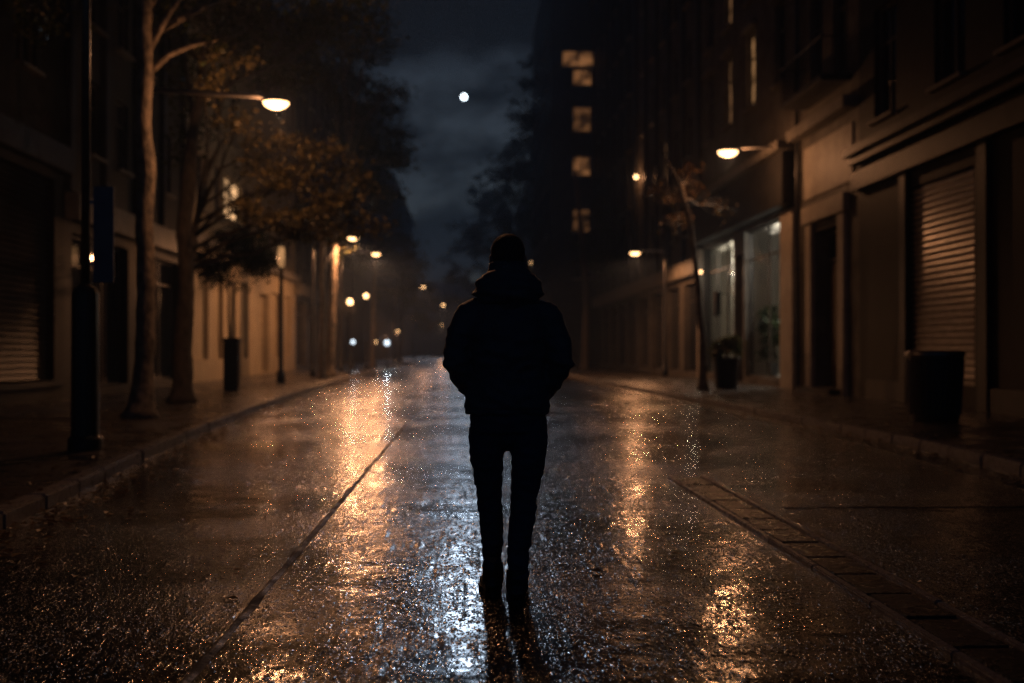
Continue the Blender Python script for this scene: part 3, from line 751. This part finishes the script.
# lantern post on left
q = gnd(281, 383, KH)
t = thing('lantern_post', 'dark post with a narrow glowing lantern before the yellow building door', 'lantern post', (q.x, q.y, KH))
bm = bmesh.new(); lathe(bm, [(.16,0),(.16,.35),(.09,.45),(.07,3.9),(.11,3.95),(.02,3.97)], 14); bobj('post', bm, dark_paint, t, smooth=True)
bm = bmesh.new(); lathe(bm, [(.07,3.98),(.11,4.05),(.11,4.6),(.07,4.66)], 12, (.0,0,0)); bobj('lantern', bm, emat('lantern_glow',(1,.5,.2),.5), t, smooth=True)
bm = bmesh.new(); lathe(bm, [(.14,4.665),(.1,4.72),(.01,4.8)], 12); bobj('cap', bm, dark_paint, t)
light(t, (-.55,.5,4.3), 75)

# ---------------------------------------------------------------- trees
def leaves_mesh(name, blobs, size, m, parent, seed, clump=.35):
    rnd = random.Random(seed); vs = []; fs = []
    for (c, r, n) in blobs:
        c = Vector(c); ncl = max(4, n//60)
        cen = []
        for _ in range(ncl):
            d = Vector((rnd.gauss(0,1), rnd.gauss(0,1), rnd.gauss(0,1))).normalized() * (rnd.random()**.45)
            cen.append((Vector((c.x+d.x*r[0], c.y+d.y*r[1], c.z+d.z*r[2])), rnd.uniform(.5,1.3)*clump))
        for _ in range(n):
            cc, s = rnd.choice(cen)
            p = cc + Vector((rnd.gauss(0,s), rnd.gauss(0,s), rnd.gauss(0,s*.6)))
            a = Vector((rnd.gauss(0,1), rnd.gauss(0,1), rnd.gauss(0,.6))).normalized()
            b = a.cross(Vector((rnd.gauss(0,1), rnd.gauss(0,1), rnd.gauss(0,1)))).normalized()
            L = size*rnd.uniform(.6,1.3); W = L*rnd.uniform(.3,.45); nn = a.cross(b)*W*.35
            k = len(vs)
            vs += [p, p+a*L*.45+b*W+nn, p+a*L, p+a*L*.45-b*W+nn]
            fs += [(k,k+1,k+2),(k,k+2,k+3)]
    me = bpy.data.meshes.new(name); me.from_pydata(vs, [], fs); me.materials.append(m)
    o = bpy.data.objects.new(name, me); COL.objects.link(o); o.parent = parent
    return o
def tree(label, base, path, rads, blobs, leaf=.09, lm=None, seed=1, group=None, bm_mat=None, clump=.35, nb=3, cat='tree', name='street_tree', limbs=True):
    """base world; path relative points of trunk; blobs relative (centre, radii, count)"""
    rnd = random.Random(seed)
    t = thing(name, label, cat, base, 0, group)
    bm = bmesh.new()
    fine = []; fr = []
    for i in range(len(path)-1):
        a, b = Vector(path[i]), Vector(path[i+1]); n = max(2, int((b-a).length/.15))
        for k in range(n):
            f = k/n; p = a.lerp(b, f); p += Vector((mnoise.noise(p*1.1+Vector((seed,0,0))), mnoise.noise(p*1.1+Vector((0,seed,0))), 0))*.045*min(1,p.z)
            fine.append(p); fr.append((rads[i]+(rads[i+1]-rads[i])*f)*(1+.14*mnoise.noise(p*4+Vector((seed,0,5)))))
    fine.append(Vector(path[-1])); fr.append(rads[-1])
    fr[0] *= 1.45; 
    if len(fr) > 2: fr[1] *= 1.2
    tube(bm, fine, fr, 14)
    if limbs:
        for (c, r, n) in blobs:
            c = Vector(c)
            cands = [i for i, p in enumerate(fine) if p.z < c.z - .3 and p.z > fine[-1].z*.45] or [len(fine)-1]
            i = rnd.choice(cands[-max(1,len(cands)//2):]); s = fine[i]; r0 = max(.02, min(fr[i]*.55, .12))
            mid = s.lerp(c, .5) + Vector((rnd.uniform(-.3,.3), rnd.uniform(-.3,.3), rnd.uniform(-.1,.4)))
            tube(bm, [s, s.lerp(mid,.5)+Vector((0,0,.1)), mid, mid.lerp(c,.6), c], [r0, r0*.8, r0*.6, r0*.4, r0*.15], 7)
            for _ in range(nb*2):
                st = mid.lerp(c, rnd.uniform(0,1)); e = c + Vector((rnd.uniform(-1,1)*r[0], rnd.uniform(-1,1)*r[1], rnd.uniform(-1,1)*r[2]))*.95
                m2 = st.lerp(e,.5)+Vector((rnd.uniform(-.15,.15), rnd.uniform(-.15,.15), rnd.uniform(-.1,.2)))
                tube(bm, [st, m2, e], [r0*.3, r0*.2, r0*.06], 5)
    bobj('trunk', bm, bm_mat or bark, t, smooth=True)
    if blobs: leaves_mesh('crown', blobs, leaf, lm or leaf_green, t, seed, clump)
    return t
def bl(base, px, py, Y, rpx, rpy, n, ry=None):
    p = atY(px, py, Y) - Vector(base); s = Y/F
    return (p, (rpx*s, ry or rpx*s, rpy*s), n)
GT = 'street trees on the left pavement'
b = gnd(140, 418, KH)
pts = [(0,0,0),(.05,0,.6),(.08,0,1.6),(.09,0,2.8),(.07,0,4.0),(.05,.05,5.4),(.02,.1,7.0),(.1,.3,8.6)]
tree('nearest thick left street tree with lit mottled bark', b, pts, [.24,.17,.16,.15,.145,.135,.12,.08],
     [bl(b,120,-70,20.5,90,60,1700), bl(b,215,-45,19.5,75,45,1700), bl(b,300,-50,20.5,75,48,1800), bl(b,60,-60,21,60,60,900), bl(b,365,-30,23,45,34,1100), bl(b,30,-10,22,40,50,500), bl(b,222,40,19,14,9,110)], leaf=.13, seed=11, group=GT)
b = gnd(182, 402, KH)
tree('second left street tree, leaning and rough barked, just behind the nearest', b, [(0,0,0),(.02,0,1.2),(.1,0,2.4),(.02,0,3.6),(.12,.1,4.9),(.3,.1,6.4),(.4,.2,8)], [.24,.2,.18,.16,.15,.11,.07],
     [bl(b,205,85,27,40,35,800), bl(b,260,35,28,55,38,1500), bl(b,335,25,29,48,38,1500), bl(b,180,20,27,50,40,900), bl(b,285,70,30,30,18,500), bl(b,190,140,27,22,28,300)], leaf=.13, seed=12, group=GT, bm_mat=mat('bark_rough', (.15,.12,.09), .8, (.05,.04,.03), 6, .05, 9, stretch=(1.3,1.3,.6)))
b = Vector((-6.75, 26.8, KH))
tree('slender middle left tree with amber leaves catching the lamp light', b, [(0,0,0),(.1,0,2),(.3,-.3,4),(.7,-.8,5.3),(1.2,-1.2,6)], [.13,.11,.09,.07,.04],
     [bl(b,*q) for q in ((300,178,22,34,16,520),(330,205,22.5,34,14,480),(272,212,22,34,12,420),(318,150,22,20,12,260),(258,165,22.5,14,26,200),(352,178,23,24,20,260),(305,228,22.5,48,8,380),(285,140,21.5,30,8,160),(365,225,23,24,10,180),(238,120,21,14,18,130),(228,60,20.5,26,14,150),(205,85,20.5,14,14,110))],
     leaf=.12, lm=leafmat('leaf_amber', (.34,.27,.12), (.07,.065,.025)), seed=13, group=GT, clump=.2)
b = gnd(330, 377, KH)
tree('dark full crowned left tree standing out against the night sky', b, [(0,0,0),(.1,0,3),(.2,0,6),(.8,0,9)], [.22,.17,.14,.07],
     [bl(b,*q) for q in ((372,135,50,30,34,2300),(393,160,51,20,18,900),(350,95,50,32,36,1900),(385,95,50,20,22,700),(335,60,50,36,34,1500),(362,190,50,32,20,1100),(372,40,49,26,26,1000),(345,5,48,40,32,1300),(392,190,52,16,12,300))],
     leaf=.17, lm=leaf_dark, seed=14, group=GT, clump=.4)
b = gnd(372, 368, KH)
tree('far left tree glowing orange between the arm lamps', b, [(0,0,0),(.1,0,4),(.2,0,8)], [.2,.15,.06],
     [bl(b,*q) for q in ((392,240,82,22,16,900),(405,262,84,18,18,900),(380,215,82,24,18,800),(415,285,86,16,14,500),(365,262,80,24,14,600),(400,292,84,22,10,400))],
     leaf=.22, seed=15, group=GT, clump=.5)
b = gnd(400, 362, KH)
tree('farthest left tree in the haze beside the lamps', b, [(0,0,0),(.1,0,4),(.2,0,9)], [.22,.16,.06],
     [bl(b,*q) for q in ((430,300,120,16,18,500),(418,320,120,18,12,400),(405,300,118,18,16,400))], leaf=.3, seed=16, group=GT, clump=.7, bm_mat=bark_far)
b = gnd(322, 379, KH)
tree('thin bare left trunk lit by the second lamp', b, [(0,0,0),(.05,0,2),(0,0,4),(.1,0,6)], [.15,.12,.11,.08], [bl(b,318,215,47,26,20,700), bl(b,335,240,47,14,12,300)], leaf=.14, seed=17, group=GT)
# planted ornamental tree
b = gnd(232, 391, KH)
t = thing('planter', 'tall dark square planter holding the round ornamental tree on the left', 'planter', b)
bm = bmesh.new(); bbox(bm, -.2,.2,-.2,.2,0,1.35,.02); bbox(bm, -.225,.225,-.225,.225,1.352,1.45,.015); bobj('body', bm, dark_paint, t)
bm = bmesh.new(); box(bm, -.185,.185,-.185,.185,1.452,1.462); bobj('soil', bm, soil_mat, t)
tree('small ornamental tree with a dense dark round crown rising from the planter', b+Vector((0,0,1.46)), [(-.06,0,0),(-.1,0,.8),(-.12,0,1.6)], [.035,.03,.025],
     [bl(b+Vector((0,0,1.46)),*q) for q in ((235,262,32.7,38,26,3600),(210,268,32.4,20,18,1200),(262,262,32.9,20,20,1300),(238,240,32.7,28,14,1300))], leaf=.09, lm=leaf_dark, seed=18, clump=.16, name='ornamental_tree')
# right trees
b = gnd(703, 390, KH)
GR = 'street trees on the right pavement'
tree('bare leaning tree with dry leaf clumps before the lit shop', b, [(0,0,0),(-.02,0,1.4),(-.15,0,3.0),(-.35,0,4.6),(-.65,0,5.8),(-1.1,0,6.6)], [.13,.1,.085,.07,.055,.03],
     [bl(b,678,222,33.5,10,8,160), bl(b,664,196,33.5,16,10,140), bl(b,690,182,33.5,16,14,120), bl(b,720,205,34,18,10,60)], leaf=.12, lm=leaf_autumn, seed=19, group=GR, clump=.18, nb=4)
for i, (px, Y, lab, bs, ls) in enumerate((
    (585, 66, 'right pavement tree in front of the tower of lit windows', ((602,225,66,26,20,500),(590,260,66,22,18,500),(615,262,66,18,14,350)), .2),
    (545, 105, 'tall right tree hiding the foot of the tower', ((528,125,104,24,36,2600),(515,175,104,26,30,2600),(535,220,104,28,30,2000),(505,225,106,24,28,2000),(540,75,104,18,30,1500),(520,270,106,28,20,1300),(545,170,104,20,40,1500)), .28),
    (515, 150, 'hazy far tree closing the right side of the sky gap', ((490,195,150,20,30,1900),(472,235,150,22,28,1900),(495,255,150,26,26,1500),(455,268,152,16,24,900),(485,295,152,30,18,1200),(447,300,152,14,14,500)), .38),
    )):
    b = gnd(px, 350+1375/Y*.9, KH)
    b = Vector((min(max(b.x,5.9),8.2), Y, KH))
    tree(lab, b, [(0,0,0),(.1,0,4),(-.2,0,8),(-.6,0,12)], [.26,.2,.16,.08], [bl(b,*q) for q in bs], leaf=ls, lm=leaf_dark, seed=30+i, group=GR, clump=.5, bm_mat=bark_far)
# end-of-street wood
for i, (x, y, h) in enumerate(((-9,214,11),(-3,222,13),(2,216,10),(8,220,15),(13,212,17),(-14,216,14))):
    nm = ['leftmost but one', 'third from left', 'middle low', 'third from right', 'tall second from right', 'leftmost'][i]
    tree(nm+' hazy tree of the row across the street end', (x,y,0), [(0,0,0),(0,0,h*.4),(.3,0,h*.7)], [.25,.2,.1],
         [((0,0,h*.7),(3.2,3,h*.25),700),((1.5,0,h*.5),(2.5,3,h*.2),500),((-1.5,0,h*.55),(2.5,3,h*.2),500)], leaf=.5, lm=leaf_dark, seed=40+i, group='trees across the end of the street', clump=.9, bm_mat=bark_far)

# ---------------------------------------------------------------- street furniture
b = gnd(726, 388.5, KH)
t = thing('planter', 'dark flared tub planter in front of the lit shop door', 'planter', b)
bm = bmesh.new(); lathe(bm, [(.3,0),(.33,.05),(.39,.8),(.42,.84),(.42,.92),(.38,.92),(.36,.86)], 24, cap=False); bmesh.ops.contextual_create(bm, geom=[v for v in bm.verts if v.co.z < .001]); bobj('tub', bm, dark_paint, t, smooth=True)
bm = bmesh.new(); lathe(bm, [(.365,.84),(.01,.86)], 24, cap=False); bobj('soil', bm, soil_mat, t)
tree('low leafy shrub growing out of the tub planter by the shop', b+Vector((0,0,.86)), [(0,0,0),(.02,0,.3)], [.03,.02],
     [((0,0,.32),(.36,.36,.26),900),((.22,0,.5),(.25,.25,.2),350),((-.2,0,.25),(.25,.25,.2),300)], leaf=.11, lm=leaf_green, seed=50, clump=.1, name='shrub', cat='shrub')
# plant inside the shop window
pb = Vector((XR+.66, 36.3, .34))
tree('tall potted plant standing inside the right lit shop window', pb, [(0,0,.3),(.03,.02,1.0),(-.02,0,1.9)], [.04,.03,.02],
     [((0,.1,2.0),(.12,.55,.5),420),((0,-.5,1.4),(.12,.4,.4),200),((0,.5,1.0),(.12,.4,.4),220)], leaf=.2, lm=leaf_dark, seed=51, clump=.15, name='potted_plant', cat='plant')
bm = bmesh.new(); lathe(bm, [(.16,0),(.2,.45),(.22,.5),(.2,.5)], 20); tp = bobj('plant_pot', bm, dark_paint, smooth=False); tp.location = pb
tag(tp, 'dark pot under the plant inside the right lit shop window', 'plant pot')
# litter bin
b = gnd(935, 420.5, KH)
t = thing('litter_bin', 'large dark cylindrical litter bin in front of the roller shutter', 'litter bin', b)
bm = bmesh.new(); lathe(bm, [(.36,0),(.37,.06),(.375,.08),(.43,1.0),(.43,1.02)], 32); bobj('body', bm, mat('bin_metal',(.03,.028,.026),.45,(.02,.02,.02),8,.002,40,metal=.3), t, smooth=False)
bm = bmesh.new()
for k in range(28):
    a = 2*math.pi*k/28; c, s_ = math.cos(a), math.sin(a)
    tube(bm, [(c*.385, s_*.385, .1),(c*.437, s_*.437, .98)], .012, 5)
bobj('slats', bm, dark_paint, t)
bm = bmesh.new(); lathe(bm, [(.45,1.02),(.465,1.05),(.455,1.1),(.4,1.12),(.34,1.11),(.3,1.0)], 32, cap=False); bobj('rim', bm, steel, t, smooth=True)
# small sign on leaning tree
s_ = thing('hanging_sign', 'small dark sign box hung beside the leaning tree at the shop corner', 'sign', atY(709,304,40)+Vector((.3,0,0)))
bm = bmesh.new(); bbox(bm, -.1,.1,-.2,.2,-.45,.45,.02); bobj('panel', bm, dark_paint, s_)
bm = bmesh.new(); xx = XR - s_.location.x; tube(bm, [(0,0,.38),(xx-.002,0,.38)], .02, 8, ref=(0,1,0)); bobj('bracket', bm, dark_paint, s_)

# ---------------------------------------------------------------- fallen leaves
rl = random.Random(77); vs = []; fs = []
def put_leaf(x, y, z):
    L = rl.uniform(.035,.08); a = rl.uniform(0,6.283); ca, sa = math.cos(a), math.sin(a); W = L*.42; c = L*rl.uniform(.05,.35)
    k = len(vs)
    for u, v, h in ((0,0,0),(L*.5,W,c),(L,0,c*.4),(L*.5,-W,c)):
        vs.append((x+ca*u-sa*v, y+sa*u+ca*v, z+h))
    fs.append((k,k+1,k+2)); fs.append((k,k+2,k+3))
for _ in range(5200):
    y = 6 + (rl.random()**1.4)*46
    if rl.random() < .6:
        kx = widthx(LK, y); d = rl.choice((abs(rl.gauss(0,.28))+.02, -abs(rl.gauss(0,1.6))-.1))
        x = kx + d; z = .006 if d > 0 else KH-.002
        if x < XL+.3: continue
    else:
        kx = widthx(RK, y); d = rl.choice((-abs(rl.gauss(0,.3))-.02, abs(rl.gauss(0,1.4))+.1))
        x = kx + d; z = .014 if d < 0 else KH-.002
        if x > XR-.2: continue
    put_leaf(x, y, z)
for _ in range(160):
    y = 5 + rl.random()*30; put_leaf(rl.uniform(widthx(LK,y), widthx(RK,y)), y, .006)
me = bpy.data.meshes.new('fallen_leaves'); me.from_pydata(vs, [], fs); me.materials.append(leaf_autumn)
fo = bpy.data.objects.new('fallen_leaves', me); COL.objects.link(fo); tag(fo, 'wet fallen leaves scattered along both kerbs and pavements', 'leaves', kind='stuff')

# ---------------------------------------------------------------- moon
me_ = MOON_DIR*3000
bm = bmesh.new(); ellip(bm, (0,0,0), (6.5,6.5,6.5), 32)
mo = bobj('moon', bm, emat('moon_glow', (.8,.93,1.0), 12), smooth=True); mo.location = me_ + Vector((0,0,CAMZ))
tag(mo, 'small bright pale moon in the sky gap above the street', 'moon')

# ---------------------------------------------------------------- the walking man
mx_, my_ = gnd(508, 600).x, gnd(508, 600).y
man = thing('person', 'person in black hooded jacket and dark jeans walking away down the road, hands in pockets', 'person', (mx_, my_, 0), -YAW*.0)
FWD = .16      # left foot is ahead
LL = [(-.095,.0,.93),(-.10,.03,.72),(-.098,.06,.50),(-.09,.09,.34),(-.073,.13,.10)]
RL = [(.095,.0,.93),(.092,.0,.72),(.08,.01,.50),(.062,-.02,.34),(.043,-.06,.12)]
def body_bm(grow=0.0):
    bm = bmesh.new()
    ellip(bm, (0,0,.98), (.155,.105,.13)); tube(bm, [(0,0,.95),(0,0,1.1),(0,.0,1.25),(0,-.005,1.38),(0,-.01,1.46)], [(.15,.1),(.135,.095),(.155,.105),(.17,.105),(.13,.08)], 20)
    tube(bm, [(0,-.01,1.42),(0,.0,1.52),(0,.015,1.64)], [.07,.058,.058], 16)
    for s in (-1, 1):
        tube(bm, [(s*.14,-.01,1.43),(s*.19,-.01,1.41),(s*.225,-.03,1.3),(s*.262,-.055,1.19),(s*.22,.01,1.1),(s*.175,.08,1.02)], [.045,.052,.045,.036,.034,.026], 12)
        ellip(bm, (s*.165,.10,.98), (.03,.045,.045))
    for P in (LL, RL): tube(bm, P, [.085,.07,.052,.05,.034], 14)
    for P, sx in ((LL,-1),(RL,1)):
        a = Vector(P[-1]); tube(bm, [a, a+Vector((0,.0,-.05)), a+Vector((0,.08,-.07)), a+Vector((0,.17,-.08))], [.034,.036,.034,.025], 10, ref=(1,0,0))
    # head
    ellip(bm, (0,.015,1.735), (.076,.092,.094)); ellip(bm, (0,.045,1.675), (.055,.06,.06)); ellip(bm, (0,.115,1.70), (.012,.02,.018)); ellip(bm,(0,.10,1.655),(.024,.014,.008))
    for s in (-1,1): ellip(bm, (s*.083,.005,1.70), (.013,.02,.032)); ellip(bm,(s*.03,.088,1.733),(.014,.012,.008))
    return bm
remeshed('body', body_bm(), skin_mat, .009, man, 0, 1, 3)
# jacket
bm = bmesh.new()
tube(bm, [(-.005,0,.925),(-.005,0,.96),(-.004,0,1.06),(0,0,1.16),(0,0,1.27),(0,-.005,1.37),(0,-.01,1.435),(0,-.01,1.49),(0,-.01,1.54)],
     [(.212,.14),(.216,.145),(.205,.142),(.2,.142),(.212,.148),(.222,.145),(.205,.125),(.155,.1),(.1,.085)], 32, ref=(1,0,0))
for s in (-1, 1):
    tube(bm, [(s*.13,-.01,1.46),(s*.185,-.01,1.425),(s*.232,-.02,1.33),(s*.252,-.04,1.25),(s*.262,-.06,1.185),(s*.232,-.02,1.12),(s*.192,.04,1.06),(s*.165,.09,1.02)],
         [.06,.08,.074,.067,.063,.058,.055,.05], 18)
def jx(co):
    d = 0
    for z0 in (.955,):           # hem stitching
        d -= .006*math.exp(-((co.z-z0)/.006)**2)
    ax = abs(co.x)
    # horizontal creases in the sleeves near the elbow
    if ax > .19 and 1.05 < co.z < 1.32:
        d += .0035*math.sin(co.z*95 + co.x*30 + 2*mnoise.noise(co*9))
    # yoke seam on the back
    if co.y < 0 and ax < .2: d -= .004*math.exp(-((co.z-1.405+.25*ax*ax)/.006)**2)
    if co.y < 0 and ax < .21: d += .0035*math.sin(co.z*26+mnoise.noise(co*5)*3)
    return d
remeshed('jacket', bm, jacket_mat, .0075, man, .009, 7.5, 3, (1.2,1,1.8), jx)
# hood lying on the shoulders
bm = bmesh.new()
tube(bm, [(0,-.02,1.455),(0,-.025,1.49),(0,-.03,1.53),(0,-.03,1.575),(0,-.022,1.61),(0,-.012,1.642),(0,-.005,1.672)],
     [(.12,.09),(.155,.115),(.176,.135),(.168,.135),(.142,.122),(.112,.108),(.09,.092)], 32, ref=(1,0,0))
ellip(bm, (0,-.12,1.535), (.115,.05,.06)); ellip(bm, (0,-.10,1.60), (.085,.035,.035))
remeshed('hood', bm, jacket_mat, .007, man, .012, 9, 3, (.7,1,2.2), lambda co: .0055*math.sin(co.z*105+co.x*co.x*150) - (.006*math.exp(-(co.x/.006)**2) if co.y < 0 else 0))
# jeans
bm = bmesh.new()
tube(bm, [(0,0,.84),(0,0,.90),(0,0,1.0)], [(.185,.12),(.19,.125),(.185,.125)], 24, ref=(1,0,0))
tube(bm, [(-.098,0,.9),(-.105,.02,.8),(-.105,.035,.68),(-.092,.06,.52),(-.088,.075,.44),(-.076,.10,.30),(-.074,.13,.17),(-.072,.135,.10)], [.095,.094,.083,.063,.062,.058,.049,.052], 20)
tube(bm, [(.1,0,.9),(.105,.0,.8),(.10,.0,.68),(.083,.01,.52),(.076,.0,.44),(.056,-.03,.30),(.047,-.055,.18),(.045,-.06,.115)], [.095,.094,.085,.068,.066,.06,.052,.056], 20)
ellip(bm, (0,.005,.845), (.09,.10,.10))
def jn(co):
    d = 0
    if co.z < .62: d += .0022*math.sin(co.z*100 + 3*mnoise.noise(co*8))*(1 if (co.z < .3 or .42 < co.z < .56) else .3)
    return d
remeshed('jeans', bm, jeans_mat, .0075, man, .007, 11, 3, (1,1,1.6), jn)
# shoes
def shoe(ax, ay, lift, yawr):
    bm = bmesh.new()
    tube(bm, [(0,-.035,.16),(0,-.035,.12),(0,-.03,.075),(0,.0,.055)], [.048,.05,.052,.05], 16)
    tube(bm, [(0,-.085,.035),(0,-.075,.045),(0,-.03,.052),(0,.04,.05),(0,.11,.042),(0,.17,.036),(0,.2,.03)], [(.02,.02),(.042,.034),(.046,.04),(.044,.04),(.05,.032),(.04,.026),(.012,.014)], 16, ref=(1,0,0))
    o = remeshed('shoe', bm, shoe_mat, .006, man, .002, 14, 2)
    bm = bmesh.new(); prof = []
    for k in range(28):
        a = 2*math.pi*k/28; y = .058+.152*math.sin(a); wx = .053*abs(math.cos(a))**.7*(1 if math.cos(a) > 0 else -1)*(1.0+.12*math.sin(a)-.16*math.exp(-((y-.02)/.05)**2))
        prof.append((wx, y))
    a_ = [bm.verts.new((x,y,0)) for x,y in prof]; b_ = [bm.verts.new((x*1.02,y,.024)) for x,y in prof]
    bm.faces.new(a_[::-1]); bm.faces.new(b_)
    for k in range(28): bm.faces.new([a_[k], a_[(k+1)%28], b_[(k+1)%28], b_[k]])
    s = bobj('sole', bm, sole_mat, o); o.scale = (1.1, 1.05, 1.05)
    o.location = (ax, ay, lift); o.rotation_euler = (0,0,yawr)
shoe(-.075, .165, 0, .10); shoe(.045, -.025, 0, -.06)
# hair: close cropped, covers crown, back and temples
bm = bmesh.new(); ellip(bm, (0,.005,1.742), (.086,.1,.092), 32); ellip(bm, (0,-.03,1.70), (.077,.068,.085), 24)
hair = remeshed('hair', bm, hair_mat, .006, man, .0, 40, 2, (1,1,1), lambda co: .0022*mnoise.noise(co*140) - (.03 if (co.y > .06 and co.z < 1.775) else 0))

# ---------------------------------------------------------------- haze
hm = bpy.data.materials.new('haze'); hm.use_nodes = True; nt = hm.node_tree; nt.nodes.clear()
ho = N(nt,'ShaderNodeOutputMaterial'); pv = N(nt,'ShaderNodeVolumePrincipled')
pv.inputs['Color'].default_value = (.5,.7,1.0,1); pv.inputs['Density'].default_value = .0012; pv.inputs['Anisotropy'].default_value = .7
nt.links.new(pv.outputs[0], ho.inputs['Volume']); bm = bmesh.new(); box(bm, -420, 420, -120, 420, -1.0, 36); hz = bobj('haze', bm, hm)
tag(hz, 'thin damp night haze filling the street', 'haze', kind='stuff')
